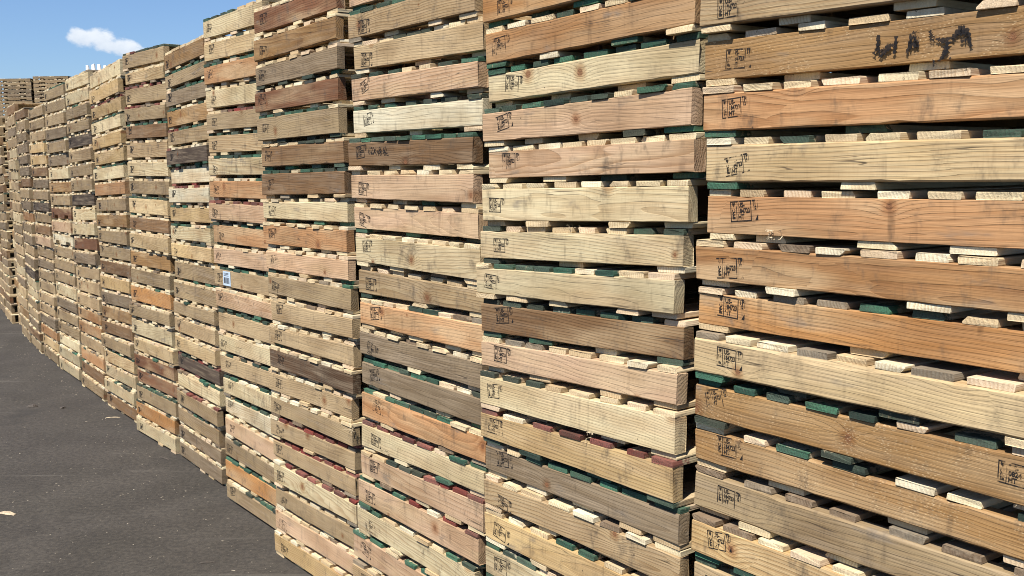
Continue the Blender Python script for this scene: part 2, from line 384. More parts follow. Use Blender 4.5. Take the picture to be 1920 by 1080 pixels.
NATB = [alb(244, 226, 186), alb(246, 232, 200), alb(238, 216, 174), alb(240, 212, 178), alb(232, 208, 168), alb(220, 192, 150)]
GREYB = [alb(150, 138, 120), alb(165, 148, 125), alb(140, 118, 95)]
PAINT = {'g': [alb(48, 102, 80), alb(40, 88, 70), alb(54, 114, 88), alb(36, 68, 56), alb(64, 90, 76)],
         'd': [alb(42, 62, 52), alb(48, 60, 48), alb(50, 70, 60)],
         'u': [alb(48, 82, 88)],
         'r': [alb(138, 50, 44), alb(116, 56, 50), alb(146, 84, 74)]}
def board(mb, x0, wdt, z0, th, yf, dep, rng, kind, lo=0, detail=True, tilt=0.0):
    """deck board running in y, its cut end at y=yf; bottom at z0 (+tilt per metre of x)"""
    if kind == 'n': base = rng.choice(NATB); wea = rng.choice((0, 0, .15, .3)); paint = 0
    elif kind == 'y': base = rng.choice(GREYB); wea = .7; paint = 0
    else: base = rng.choice(NATB + GREYB[:2]); wea = rng.uniform(.3, .9); paint = 1
    k = rng.uniform(.88, 1.08); base = tuple(c * k for c in base)
    pcl = rng.choice(PAINT.get(kind, PAINT['g'])); k = rng.uniform(.8, 1.3); pcl = tuple(c * k for c in pcl)
    wn1 = rng.uniform(.2, .6) * .02 if rng.random() < .12 else rng.uniform(0, .0015)
    wn2 = rng.uniform(.2, .6) * .02 if rng.random() < .12 else rng.uniform(0, .0015)
    up = rng.random() < .5
    c = .0012
    x1 = x0 + wdt; zt = z0 + th
    sec = [(x0 + (0 if up else wn1) + c, z0), (x1 - (0 if up else wn2) - c, z0), (x1 - (0 if up else wn2 * .8), z0 + c), (x1, z0 + th * (.35 if up else .7)),
           (x1 - (wn2 if up else 0), zt - c), (x1 - (wn2 if up else 0) - c, zt), (x0 + (wn1 if up else 0) + c, zt), (x0 + (wn1 if up else 0), zt - c), (x0, z0 + th * (.35 if up else .7)), (x0 + (0 if up else wn1 * .8), z0 + c)]
    if detail:
        xm = (x0 + x1) / 2; sec.insert(6, (xm, zt - rng.uniform(0, .0010))); 
    ys = [yf, yf + .004, yf + .03, yf + .07, yf + dep] if detail else [yf, yf + .02, yf + dep]
    skew = rng.uniform(-.018, .018) if detail else 0; sk2 = rng.uniform(-.004, .004)
    rings = []
    for i, y in enumerate(ys):
        ring = []
        for j, (x, z) in enumerate(sec):
            jy = 0
            if i == 0: jy = rng.uniform(-.0012, .0012) + (x - x0) * skew if detail else 0
            ring.append((x + (y - yf) / dep * sk2, y + jy, z + tilt * (x - x0)))
        rings.append(ring)
    verts, faces = loft(rings)
    faces = [tuple(reversed(f)) for f in faces]
    s = rng.uniform(0, 60)
    pnv = [1.0, .80, .40, 0, 0] if detail else [1.0, .5, 0]
    sdv = []
    ext = rng.uniform(-.1, .35)
    for i in range(len(ys)):
        pv = pnv[i] * paint + (ext if paint and 0 < i < len(ys) - 1 else 0)
        if i == 0 and paint: pv = rng.uniform(.85, 1.1)
        sdv += [(s, pv, 0)] * len(sec)
    pts = [(y, x, z) for x, y, z in verts]
    mb.add(verts, faces, base + (wea,), pcl + (1,), log_coords(pts, rng), pts, sdv)

# ------------------------------------------------------------------ heat-treatment stamp meshes (flat ink)
def text_verts(s, size, cx, cz, sx=1.0, rot=0, bold=.0, left=False):
    cu = bpy.data.curves.new('t', 'FONT'); cu.body = s; cu.size = size; cu.resolution_u = 2; cu.offset = bold
    cu.align_x = 'LEFT' if left else 'CENTER'; cu.align_y = 'CENTER'; cu.space_line = .95
    o = bpy.data.objects.new('t', cu); COL.objects.link(o)
    dg = bpy.context.evaluated_depsgraph_get(); me = bpy.data.meshes.new_from_object(o.evaluated_get(dg))
    c, q = cos(rot), sin(rot)
    vs = [(cx + (v.co.x * sx * c - v.co.y * q), 0.0, cz + (v.co.x * sx * q + v.co.y * c)) for v in me.vertices]
    fs = [tuple(p.vertices) for p in me.polygons]
    bpy.data.objects.remove(o); bpy.data.curves.remove(cu); bpy.data.meshes.remove(me)
    return vs, fs
def quadline(x0, z0, x1, z1, wd):
    dx, dz = x1 - x0, z1 - z0; l = math.hypot(dx, dz); nx, nz = -dz / l * wd / 2, dx / l * wd / 2; ex, ez = dx / l * wd / 2, dz / l * wd / 2
    return [(x0 - nx - ex, 0, z0 - nz - ez), (x1 - nx + ex, 0, z1 - nz + ez), (x1 + nx + ex, 0, z1 + nz + ez), (x0 + nx - ex, 0, z0 + nz - ez)], [(0, 1, 2, 3)]
def stamp_mesh(name, second=False, simple=False, missing=(), tri=True, mat=None):
    V = []; F = []
    def ad(vf):
        b = len(V); V.extend(vf[0]); F.extend([tuple(b + i for i in f) for f in vf[1]])
    W, H = .062, .046; lw = .0026 if not simple else .0038
    xm = .018
    segs = [(0, 0, 0, H), (0, H, W, H), (W, H, W, 0), (W, 0, 0, 0), (xm, 0, xm, H)]
    for i, (a, b, c, d) in enumerate(segs):
        if i not in missing: ad(quadline(a, b, c, d, lw if i < 4 else lw * .8))
    if second: body = ("US-", "0824", "HT")
    else: body = ("US-", "184723", "HT")
    for i, s in enumerate(body):
        ad(text_verts(s, .0155 if not simple else .017, xm + .004, H * (.80 - .30 * i), .92 if len(s) < 6 else .80, 0, .0006 if not simple else .0014, True))
    ad(text_verts("IPPC", .0125, xm * .52, H * .36, .95, pi / 2, .0005))
    # ear of wheat above the letters
    ad(quadline(xm * .5, H * .74, xm * .5, H * .95, .0012))
    for k in range(3):
        z = H * (.77 + .055 * k)
        ad(quadline(xm * .5, z, xm * .5 - .004, z + .003, .0013)); ad(quadline(xm * .5, z, xm * .5 + .004, z + .003, .0013))
    if not second:
        ad(text_verts("TP", .017, W + .011, H * .87, .75, 0, .0009))
        ad(text_verts("12", .011, W + .012, H * .62, .85, 0, .0006))
        ad(quadline(W + .0205, H * .98, W + .0205, H * .60, .0012))
        if tri: ad(([(W + .012, 0, 0), (W + .021, 0, 0), (W + .021, 0, .014)], [(0, 1, 2)]))
    me = bpy.data.meshes.new(name); me.from_pydata([(x, 0, z) for x, y, z in V], [], F); me.materials.append(mat or M_INK)
    return me
ST_A = [stamp_mesh('stamp'), stamp_mesh('stamp', missing=(0,), tri=True), stamp_mesh('stamp', missing=(3,), tri=False), stamp_mesh('stamp', tri=False)]
ST_FAR = [stamp_mesh('stamp', simple=True, missing=(2,)), stamp_mesh('stamp', simple=True, missing=(3, 2), tri=False), stamp_mesh('stamp', simple=True, missing=(0,), tri=False)]
ST_2 = stamp_mesh('stamp', second=True, mat=M_INK)

# ------------------------------------------------------------------ stack tables
# nearest stack first: x, y of its left front corner, heading, length,
# height of each stringer's top edge at the left and right end (mm, top pallet first), sideways shift (mm)
STACK = {
    1: (0.458, 2.336, -55.57, 0.86, [2500, 2389, 2279, 2168, 2049, 1932, 1814, 1697, 1585, 1479, 1365, 1255, 1145, 1024, 914, 803, 683, 568, 453, 337, 222, 106], [2478, 2367, 2257, 2146, 2034, 1925, 1818, 1702, 1591, 1484, 1373, 1251, 1149, 1039, 929, 817, 698, 580, 462, 342, 224, 106], [-16, -16, -16, -16, -11, 2, 0, -32, -29, -22, -27, -33, -37, -36, -36, -36, -36, -36, -36, -36, -36, -36]),
    2: (-0.118, 3.059, -51.81, 0.81, [2507, 2392, 2277, 2158, 2046, 1932, 1824, 1697, 1584, 1476, 1359, 1250, 1133, 1027, 922, 816, 704, 585, 465, 346, 226, 106], [2524, 2409, 2294, 2179, 2067, 1948, 1838, 1719, 1610, 1494, 1381, 1270, 1145, 1024, 913, 798, 683, 568, 453, 337, 221, 106], [78, 78, 78, 78, 69, 81, 57, 42, 21, 39, 35, 33, 32, 39, 40, 40, 40, 40, 40, 40, 40, 40]),
    3: (-0.629, 3.783, -52.98, 0.802, [2560, 2442, 2328, 2216, 2102, 1987, 1869, 1750, 1640, 1518, 1398, 1285, 1168, 1053, 928, 810, 703, 583, 467, 341, 223, 106], [2560, 2443, 2326, 2208, 2098, 1983, 1868, 1747, 1636, 1508, 1403, 1279, 1164, 1043, 928, 823, 698, 576, 459, 341, 224, 106], [77, 77, 103, 91, 92, 56, 57, 70, 84, 93, 107, 88, 93, 99, 87, 84, 48, 23, -16, -19, -19, -19]),
    4: (-1.197, 4.782, -51.96, 0.81, [2627, 2496, 2368, 2251, 2133, 1999, 1875, 1742, 1633, 1512, 1393, 1276, 1148, 1039, 922, 802, 694, 583, 476, 347, 232, 106], [2629, 2510, 2389, 2267, 2144, 2008, 1884, 1758, 1639, 1516, 1397, 1273, 1158, 1037, 921, 806, 692, 581, 470, 351, 226, 106], [-10, -11, 0, -23, 1, 18, 24, 17, 19, 31, 44, 63, 51, 53, 18, 31, 21, 23, 44, 32, 21, 9]),
    5: (-1.665, 5.614, -52.9, 0.81, [2711, 2589, 2465, 2338, 2208, 2087, 1963, 1839, 1716, 1593, 1465, 1344, 1224, 1099, 972, 853, 725, 606, 493, 369, 236, 106], [2716, 2579, 2459, 2331, 2201, 2080, 1959, 1838, 1716, 1593, 1466, 1349, 1219, 1102, 977, 857, 734, 611, 480, 343, 229, 106], [-51, -54, -52, -54, -45, -39, -57, -51, -62, -30, -37, -51, -32, -13, -16, -9, 18, 21, 20, -7, -13, 9]),
    6: (-2.191, 6.45, -55.27, 0.81, [2621, 2493, 2385, 2269, 2140, 2026, 1905, 1785, 1665, 1547, 1433, 1317, 1182, 1053, 944, 824, 703, 584, 462, 340, 217, 106], [2645, 2518, 2406, 2288, 2160, 2044, 1922, 1801, 1680, 1561, 1444, 1326, 1193, 1065, 952, 831, 709, 589, 466, 344, 220, 106], [24, 5, 12, 10, 15, -19, -9, -19, -21, -40, -46, -10, -21, -62, -71, -69, -45, -42, -52, -72, -69, -65]),
    7: (-2.764, 7.172, -51.44, 0.79, [2697, 2575, 2466, 2331, 2213, 2097, 1966, 1837, 1715, 1580, 1465, 1337, 1211, 1087, 953, 842, 706, 592, 475, 356, 231, 106], [2688, 2567, 2455, 2323, 2205, 2087, 1958, 1832, 1710, 1577, 1461, 1335, 1210, 1086, 955, 842, 707, 592, 475, 355, 231, 106], [114, 128, 126, 122, 113, 104, 107, 94, 84, 74, 65, 37, 34, 24, 10, 1, 30, 21, 41, 35, 0, -2]),
    8: (-3.346, 8.052, -53.22, 0.81, [2650, 2523, 2400, 2278, 2162, 2042, 1921, 1800, 1680, 1559, 1439, 1321, 1197, 1072, 945, 824, 703, 583, 467, 342, 224, 106], [2699, 2576, 2447, 2322, 2201, 2079, 1952, 1829, 1707, 1583, 1457, 1326, 1206, 1084, 962, 845, 724, 603, 475, 351, 232, 106], [45, 30, 38, 36, 31, 37, 14, 30, 39, 36, 36, 34, 35, 9, 24, -2, 7, -7, 17, 18, 2, 17]),
    9: (-3.871, 8.813, -54.79, 0.81, [2687, 2567, 2444, 2321, 2202, 2078, 1950, 1831, 1705, 1583, 1455, 1331, 1207, 1082, 959, 841, 714, 596, 473, 349, 229, 106], [2705, 2577, 2453, 2331, 2217, 2096, 1973, 1851, 1730, 1604, 1482, 1358, 1232, 1110, 987, 856, 729, 609, 485, 359, 231, 106], [32, 28, 39, 34, 25, 26, 23, 31, 17, 26, 27, 22, 9, 27, 7, 15, 3, -8, 8, 7, 2, 3]),
    10: (-4.423, 9.609, -54.07, 0.81, [2664, 2544, 2425, 2304, 2176, 2052, 1932, 1808, 1688, 1568, 1443, 1323, 1207, 1088, 966, 844, 718, 599, 475, 352, 230, 106], [2678, 2554, 2434, 2308, 2189, 2067, 1944, 1820, 1700, 1578, 1456, 1330, 1210, 1087, 965, 847, 716, 594, 476, 349, 230, 106], [32, 17, 18, 16, 18, 4, 6, 15, 24, 20, 28, 18, 6, 8, -10, -2, -3, 7, 10, -2, -4, -14]),
    11: (-4.948, 10.365, -55.32, 0.81, [2532, 2418, 2303, 2187, 2075, 1954, 1836, 1721, 1609, 1495, 1380, 1266, 1150, 1033, 914, 796, 681, 566, 452, 340, 219, 106], [2545, 2424, 2309, 2193, 2074, 1958, 1842, 1727, 1613, 1498, 1385, 1264, 1149, 1028, 921, 806, 688, 574, 455, 337, 223, 106], [60, 35, 34, 26, 29, 15, 23, 45, 31, 26, 28, 34, 21, 32, 22, 12, 24, -14, 0, 6, -6, -1]),
    12: (-5.429, 11.091, -57.84, 0.81, [2559, 2444, 2329, 2203, 2084, 1967, 1845, 1729, 1608, 1490, 1368, 1255, 1135, 1017, 904, 783, 669, 553, 442, 329, 219, 106], [2559, 2446, 2327, 2210, 2091, 1972, 1851, 1735, 1611, 1485, 1366, 1248, 1128, 1005, 880, 766, 649, 541, 433, 326, 214, 106], [61, 54, 34, 32, 33, 49, 27, 19, 29, 31, 20, 38, 23, 23, 9, 14, 11, -11, 10, -11, 3, -12]),
    15: (-6.822, 13.32, -58.45, 0.81, [2567, 2443, 2325, 2205, 2085, 1972, 1862, 1746, 1626, 1508, 1389, 1269, 1156, 1038, 915, 799, 689, 572, 456, 338, 223, 106], [2593, 2481, 2359, 2235, 2112, 1998, 1878, 1769, 1649, 1530, 1414, 1294, 1175, 1053, 934, 814, 701, 586, 469, 349, 230, 106], [73, 75, 76, 68, 71, 57, 71, 52, 61, 47, 57, 27, 41, 28, 30, 35, 11, 5, 4, 12, -11, 3]),
}
# look of each pallet's front stringer, top pallet first
TONE = {
    'w': ((228, 216, 186), .05, 'whitish'), 'c': ((226, 208, 168), .10, 'cream'), 'n': ((216, 190, 146), .12, 'pale tan'),
    't': ((192, 166, 128), .25, 'tan'), 'p': ((220, 184, 150), .10, 'pinkish tan'), 'q': ((206, 156, 110), .10, 'rosy tan'),
    'y': ((216, 184, 132), .08, 'yellowish'), 'o': ((183, 136, 90), .15, 'orange brown'), 'O': ((202, 148, 92), .08, 'bright orange'),
    'm': ((166, 128, 82), .15, 'mid brown'), 'a': ((176, 152, 116), .40, 'greyish tan'), 'b': ((142, 108, 74), .25, 'brown'),
    'd': ((112, 86, 64), .45, 'dark brown'), 'r': ((136, 92, 64), .15, 'reddish brown'), 'g': ((150, 130, 104), .55, 'grey'),
    'k': ((84, 70, 60), .45, 'blackish')}
TONES = {
    1: 'tttmqnqoOnmmaytcatcnat', 2: 'tOocppcccbPcygtyctnctt', 3: 'pttpwbppcaqggqcppcptta', 4: 'rmgrabbcqpattdtattctpy',
    5: 'cnqcttcqpqptptctcwpaOa', 6: 'magmakwwycyaaatnkcaagg', 7: 'anaabtcanbnmaOacnrraOc', 8: 'cyycyycqtmaabygmbanccb',
    9: 'ccaaktaakccrgtttootqba', 10: 'aatgagcmtrpwaatcgaaccc', 11: 'aatyybgtkabpagtattgoya', 12: 'baagggbagoagtgkccaagba', 15: 'atbagtabtaagtabgtatbat'}
TONE['P'] = TONE['p']
# paint on the board ends: (top deck, bottom deck) per pallet; n plain, h half green, g green, m green and red, r red, y weathered, s few green
DECKS = {
    1: 'nn nn nn nn ng sh hs nn sn ng gh hn ys yg gn ns hh gn ns hh nn hg',
    2: 'hn gh hg gs gg hg ns hh gs gg nh hs rg mn nh sn mh nn hg nn hs nh',
    3: 'ng gn hn gn gn gs nh ng hn ng sn ng gh gn mh mn mg hs gn sn hg nn',
    4: 'sh ns ng nh gg hg gn ng sn ng sn nn ng sn nn nr rn rn rn hn sn nn',
    5: 'gh hg gn hn rs gn gh hn rn gh hg gn sg gn hn gn gn gn nn hn gn hn',
    6: 'nh gn gn gn mh rg mr ms hn gn hn ng nn sn nn nn mr sn rn sn nn nn',
    7: 'mn nr rn rn mn nn nn nn gs nn nn nn nn sn nn nn nn sn nn gn hn nn',
    8: 'sn hn rn gn ns sh gn nn nn sn nn nn nn nn nn nn nn nn gn nn hn nn'}
POOL = {'n': 'nnnnnnnnnnnnnny', 's': 'nnnnnnnnynng', 'h': 'gnnnnnndn', 'g': 'ggdgngggng', 'm': 'rgnrgndnr', 'r': 'rrrnrrnyr', 'y': 'yyynny'}
DECKNAME = {'n': 'pale board ends', 's': 'mostly pale board ends', 'h': 'half green board ends', 'g': 'green board ends', 'm': 'red and green board ends', 'r': 'red board ends', 'y': 'weathered board ends'}
ORD = ['first', 'second', 'third', 'fourth', 'fifth', 'sixth', 'seventh', 'eighth', 'ninth', 'tenth', 'eleventh', 'twelfth', 'thirteenth', 'fourteenth',
       'fifteenth', 'sixteenth', 'seventeenth', 'eighteenth', 'nineteenth', 'twentieth', 'twenty-first', 'bottommost']
STN = {1: 'nearest stack', 2: 'second nearest stack', 3: 'third nearest stack', 4: 'fourth nearest stack', 5: 'fifth nearest stack', 6: 'sixth nearest stack',
       7: 'seventh nearest stack', 8: 'eighth nearest stack', 9: 'ninth nearest stack', 10: 'tenth nearest stack', 11: 'eleventh nearest stack', 12: 'twelfth nearest stack', 15: 'farthest full stack'}
CUT = {1: (2, 14), 2: (1, 16), 3: (0, 20)}          # first and last pallet inside the picture
TD = .0157
DEPTH = .98

def deck_layout(L, kind, top, rng):
    out = []
    if top:
        n = rng.choice((7, 8, 8, 9)) if L < 1 else 13; w = [rng.uniform(.062, .094) for _ in range(n)]
        tot = sum(w); gap = max(.004, (L - tot) / (n - 1))
        if tot + gap * (n - 1) > L: k = (L - gap * (n - 1)) / tot; w = [q * k for q in w]
        x = 0
        for i in range(n):
            j = rng.uniform(-.3, .3) * gap if 0 < i < n - 1 else 0
            out.append((x + j, w[i])); x += w[i] + gap
    else:
        n = rng.choice((3, 4, 4, 5)) if L < 1 else 9; ws = [rng.uniform(.075, .1) for _ in range(n)]
        cs = [0.045] + [L * (i / (n - 1)) + rng.uniform(-.04, .04) for i in range(1, n - 1)] + [L - .045]
        out = [(min(max(c - q / 2, 0), L - q), q) for c, q in zip(cs, ws)]
    pool = POOL[kind]; res = []
    last = None
    for x, q in out:
        c = last if last and rng.random() < .35 else rng.choice(pool)
        last = c; res.append((x, q, c))
    return res

def pallet(mode, S, i, rng, merged=None, M=None):
    """mode 'near' (every board a part), 'far' (decks as parts) or 'mass' (everything into one mesh)"""
    x0, y0, ang, L, ZL, ZR, OFF = S
    a = R(ang); ca, sa = cos(a), sin(a)
    zt = (ZL[i] / 1000, ZR[i] / 1000)
    if i < len(ZL) - 1: zlow = (ZL[i + 1] / 1000 + TD + .0004, ZR[i + 1] / 1000 + TD + .0004)
    else: zlow = (0.0, 0.0)
    zsb = (zlow[0] + TD + .0003, zlow[1] + TD + .0003)
    o = OFF[i] / 1000; nrm = rng.gauss(0, .005)
    px, py = x0 + ca * o - sa * nrm, y0 + sa * o + ca * nrm
    yaw = rng.gauss(0, .35 if mode != 'mass' else .5)
    code = M['tone'][i]; rgb, wea, cname = TONE[code]
    k = rng.uniform(.93, 1.08) if M['n'] == 1 else rng.uniform(.80, 1.06) if M['n'] < 8 else rng.uniform(.62, 1.04); wea = min(1, wea + rng.uniform(0, .22)); col = tuple(c * k for c in alb(*rgb))
    fleck = 1.0 if code == 'm' and M['n'] == 1 else 0.0
    dk = M['deck'][i]
    zr = min(zlow)
    if mode == 'mass':
        mb = merged; loc = Matrix.Translation((px, py, 0)) @ Matrix.Rotation(a + R(yaw), 4, 'Z')
        start = len(mb.v)
        parts = [mb] * 3
    else:
        root = bpy.data.objects.new('pallet', None); COL.objects.link(root)
        root.empty_display_size = .1
        root.location = (px, py, zr); root.rotation_euler = (0, 0, a + R(yaw))
    sh = lambda z: (z[0] - zr, z[1] - zr) if mode != 'mass' else z
    Zb, Zt, Zl = sh(zsb), sh(zt), sh(zlow)
    tilt_t = (Zt[1] - Zt[0]) / L; tilt_l = (Zl[1] - Zl[0]) / L
    notch = M.get('notch', ())
    for r_, y in enumerate((0.0, DEPTH / 2 - .019, DEPTH - .038)):
        mb = merged if mode == 'mass' else MB()
        c = col if r_ == 0 else tuple(q * rng.uniform(.8, 1.1) for q in alb(*TONE[rng.choice('tnamb')][0]))
        stringer(mb, L, Zb, Zt, y, rng, c, wea if r_ == 0 else .3, fleck, detail=(mode == 'near' and r_ == 0), notch=(notch == 'all' or i in notch))
        if mode != 'mass': mb.build('stringer', M_STR, root)
    for top in (True, False):
        kind = dk[0] if top else dk[1]
        lay = deck_layout(L, kind, top, rng)
        mb = merged if mode == 'mass' else MB()
        for (bx, bw, c) in lay:
            if mode == 'near': mb = MB()
            th = TD * rng.uniform(.86, .995); u = bx / L
            yf = rng.gauss(.0025, .0032) + (rng.uniform(.006, .022) if (not top and rng.random() < .45) else 0); dep = DEPTH - yf + rng.gauss(0, .004)
            z = (Zt[0] + tilt_t * bx + .0002) if top else (Zl[0] + tilt_l * bx + (TD - th))
            board(mb, bx, bw, z, th, yf, dep, rng, c, detail=(mode == 'near'), tilt=tilt_t if top else tilt_l)
            if mode == 'near': mb.build('deck_board', M_BRD, root)
        if mode == 'far': mb.build('top_deck' if top else 'bottom_deck', M_BRD, root)
    if mode == 'mass':
        for j in range(start, len(merged.v)):
            merged.v[j] = tuple(loc @ Vector(merged.v[j]))
        return None
    # stamp
    n = M['n']
    if n <= 12 and (n == 1 or rng.random() > .07):
        if mode == 'near': me = rng.choice(ST_A)
        else: me = rng.choice(ST_FAR if n > 5 else ST_A)
        st = bpy.data.objects.new('stamp', me); COL.objects.link(st); st.parent = root
        hh = Zt[0] - Zb[0]
        st.location = (.052 + rng.uniform(-.022, .030), -.0007, Zb[0] + hh * .5 - .021 + rng.uniform(-.012, .014))
        st.rotation_euler = (0, rng.gauss(0, .09), 0); sc = rng.uniform(.84, 1.0); st.scale = (sc, 1, sc)
    root['category'] = 'pallet'
    root['group'] = M['group']
    root['label'] = M['label'](i, cname, dk)
    return root

def mk_label(n):
    def f(i, cname, dk):
        where = STN[n]
        if n in CUT:
            a, b = CUT[n]
            if i > b: pos = ('%s below the frame in the %s' % (ORD[i - b - 1], where))
            elif i < a: pos = ('%s above the frame in the %s' % (ORD[a - i - 1], where))
            else: pos = '%s visible down in the %s' % (ORD[i - a], where)
        else: pos = ('top pallet' if i == 0 else 'bottom pallet' if i == 21 else ORD[i] + ' down') + ' in the ' + where
        s = '%s pallet, %s, %s' % (cname, DECKNAME[dk[0]], pos)
        return s[0].upper() + s[1:]
    return f

MADE = {}
for n in sorted(STACK):
    S = STACK[n]
    rng = random.Random(100 + n)
    if n in DECKS: deck = DECKS[n].split()
    else: deck = [rng.choice(('nn', 'nn', 'nn', 'sn', 'ns', 'nn', 'hn')) for _ in range(22)]
    M = {'n': n, 'tone': TONES[n], 'deck': deck, 'group': 'pallets of the ' + STN[n], 'label': mk_label(n), 'notch': (9, 11) if n == 10 else ()}
    for i in range(22):
        MADE[n, i] = pallet('near' if n <= 4 else 'far', S, i, rng, M=M)

# ------------------------------------------------------------------ far pallets that only read as a mass, and the tall far stacks
mass = MB()
def lerp_stack(f, seed):
    """stack between/after the measured ones along the row"""
    r = random.Random(seed)
    A, B = STACK[12], STACK[15]
    x = A[0] + (B[0] - A[0]) * f; y = A[1] + (B[1] - A[1]) * f
    zl = [106 + (21 - k) * 121.5 + r.gauss(0, 3) for k in range(22)]
    return (x, y, -58.2, .81, zl, [z + r.gauss(0, 3) for z in zl], [40 - 2 * k + r.gauss(0, 9) for k in range(22)])
for f, seed in ((1 / 3, 1), (2 / 3, 2), (4 / 3, 3), (5 / 3, 4), (2.0, 5)):
    S = lerp_stack(f, seed); rng = random.Random(seed)
    if abs(f - 2 / 3) < .01: S = (S[0] + .05, S[1] + .03) + S[2:]
    M = {'n': 20, 'tone': [rng.choice('atbngmtc') for _ in range(22)], 'deck': ['nn'] * 22}
    for i in range(22): pallet('mass', S, i, rng, merged=mass, M=M)

# two tall stacks standing behind, their notched stringers facing us
TALL = {'left': (-17.22, 34.0, -1.5, 1.20, 42, 11), 'right': (-15.95, 34.0, -1.5, 1.20, 42, 9)}
for key, (x, y, ang, L, N, vis) in TALL.items():
    rng = random.Random(len(key)); r2 = random.Random(7 + len(key))
    top = 5.10 if key == 'left' else 5.165
    pt = (top - .106) / (N - 1)
    zl = [(top - k * pt) * 1000 for k in range(N)]
    S = (x, y, ang, L, zl, [z - 2 for z in zl], [r2.gauss(0, 10) for _ in range(N)])
    side = 'left-hand' if key == 'left' else 'right-hand'
    def lb(i, cname, dk, side=side):
        return ('Top notched pallet' if i == 0 else 'Notched weathered pallet, %s down' % ORD[i]) + ' in the %s tall stack far behind' % side
    M = {'n': 30, 'tone': [rng.choice('aatga') for _ in range(N)], 'deck': ['yy'] * N, 'notch': 'all', 'group': 'notched pallets of the tall stacks far behind', 'label': lb}
    for i in range(N):
        if i < vis: pallet('far', S, i, rng, M=M)
        else: pallet('mass', S, i, rng, merged=mass, M=M)
mo = mass.build('pallet_mass', M_STR)
mo['kind'] = 'stuff'; mo['category'] = 'pallets'
mo['label'] = 'farthest weathered pallet stacks at the end of the long row'

# ------------------------------------------------------------------ marks on single pallets
def on_face(n, i, name, verts2d, faces, mat, x, zf, rot=0, y=-.0008, share=None):
    """flat mark on the front stringer of pallet i in stack n; zf is the height fraction of the stringer"""
    root = MADE[n, i]; S = STACK[n]
    h0 = 2 * TD + .001; hs = S[4][i] / 1000 - root.location.z - TD
    me = share
    if me is None:
        me = bpy.data.meshes.new(name); me.from_pydata([(a, 0, b) for a, b in verts2d], [], faces); me.materials.append(mat)
    ob = bpy.data.objects.new(name, me); COL.objects.link(ob); ob.parent = root
    tilt = ((S[5][i] - S[4][i]) / 1000) / S[3]
    ob.location = (x, y, TD + hs * zf + tilt * x); ob.rotation_euler = (0, rot - math.atan(tilt), 0)
    return ob
# black sprayed letters, blotchy and running
rg = random.Random(5)
def stroke(V, F, pts, w0, w1):
    prev = None
    n = 10
    P = []
    for a, b in zip(pts[:-1], pts[1:]):
        for k in range(n): P.append((a[0] + (b[0] - a[0]) * k / n, a[1] + (b[1] - a[1]) * k / n))
    P.append(pts[-1]); T = len(P)
    for k, (x, z) in enumerate(P):
        q = P[min(k + 1, T - 1)]; p = P[max(k - 1, 0)]; dx, dz = q[0] - p[0], q[1] - p[1]; l = math.hypot(dx, dz) or 1
        w_ = (w0 + (w1 - w0) * k / T) * rg.uniform(.3, 1.9) / 2.2; V += [(x - dz / l * w_, z + dx / l * w_), (x + dz / l * w_, z - dx / l * w_)]
        b = len(V)
        if k: F.append((b - 4, b - 3, b - 1, b - 2))
V = []; F = []
stroke(V, F, [(.003, .052), (.002, .030), (-.006, .016)], .006, .006); stroke(V, F, [(.001, .030), (.012, .016), (.030, .030), (.040, .030)], .010, .009); stroke(V, F, [(.042, .046), (.040, .012)], .007, .005)
stroke(V, F, [(.066, .012), (.076, .046), (.082, .050), (.090, .022)], .006, .008); stroke(V, F, [(.068, .028), (.090, .028)], .013, .012)
stroke(V, F, [(.112, .050), (.118, .036), (.140, .030), (.160, .034)], .007, .006); stroke(V, F, [(.150, .028), (.146, .010), (.138, -.004)], .011, .006); stroke(V, F, [(.122, -.010), (.140, -.008), (.146, -.006)], .010, .008)
stroke(V, F, [(.160, .028), (.172, .048), (.184, .046), (.196, .014)], .010, .010); stroke(V, F, [(.166, .034), (.190, .030)], .020, .012)
stroke(V, F, [(.1545, -.004), (.158, -.002)], .004, .004); stroke(V, F, [(.146, -.020), (.150, -.019)], .005, .004)
on_face(1, 3, 'sprayed_letters', V, F, M_INKW, .455, .25)
MADE[1, 3]['label'] = 'Brown pallet with blotchy black sprayed letters on its front, in the nearest stack'
# second stamp, right end of a speckled pallet
on_face(1, 10, 'stamp', None, None, None, .757, .34, .03, share=ST_2).scale = (.84, 1, .84)
MADE[1, 10]['label'] = 'Speckled brown pallet with a second stamp at its right end, in the nearest stack'
# stencilled size
def text_mesh(s, size, sx=1, mat=M_INK, bold=.0003):
    vs, fs = text_verts(s, size, 0, 0, sx, 0, bold, True)
    me = bpy.data.meshes.new('stencil'); me.from_pydata([(a, 0, c) for a, b, c in vs], [], fs); me.materials.append(mat); return me
on_face(3, 5, 'stencil', None, None, None, .150, .62, 0, share=text_mesh('62X48-6L', .036, .95, M_INK, .0006))
MADE[3, 5]['label'] = 'Brown pallet stencilled 62X48-6L near its left end, in the third nearest stack'
# upright HT mark in the middle of a cream pallet
me = text_mesh('HT', .024, .9); ob = on_face(2, 3, 'stencil', None, None, None, .50, .55, R(90), share=me)
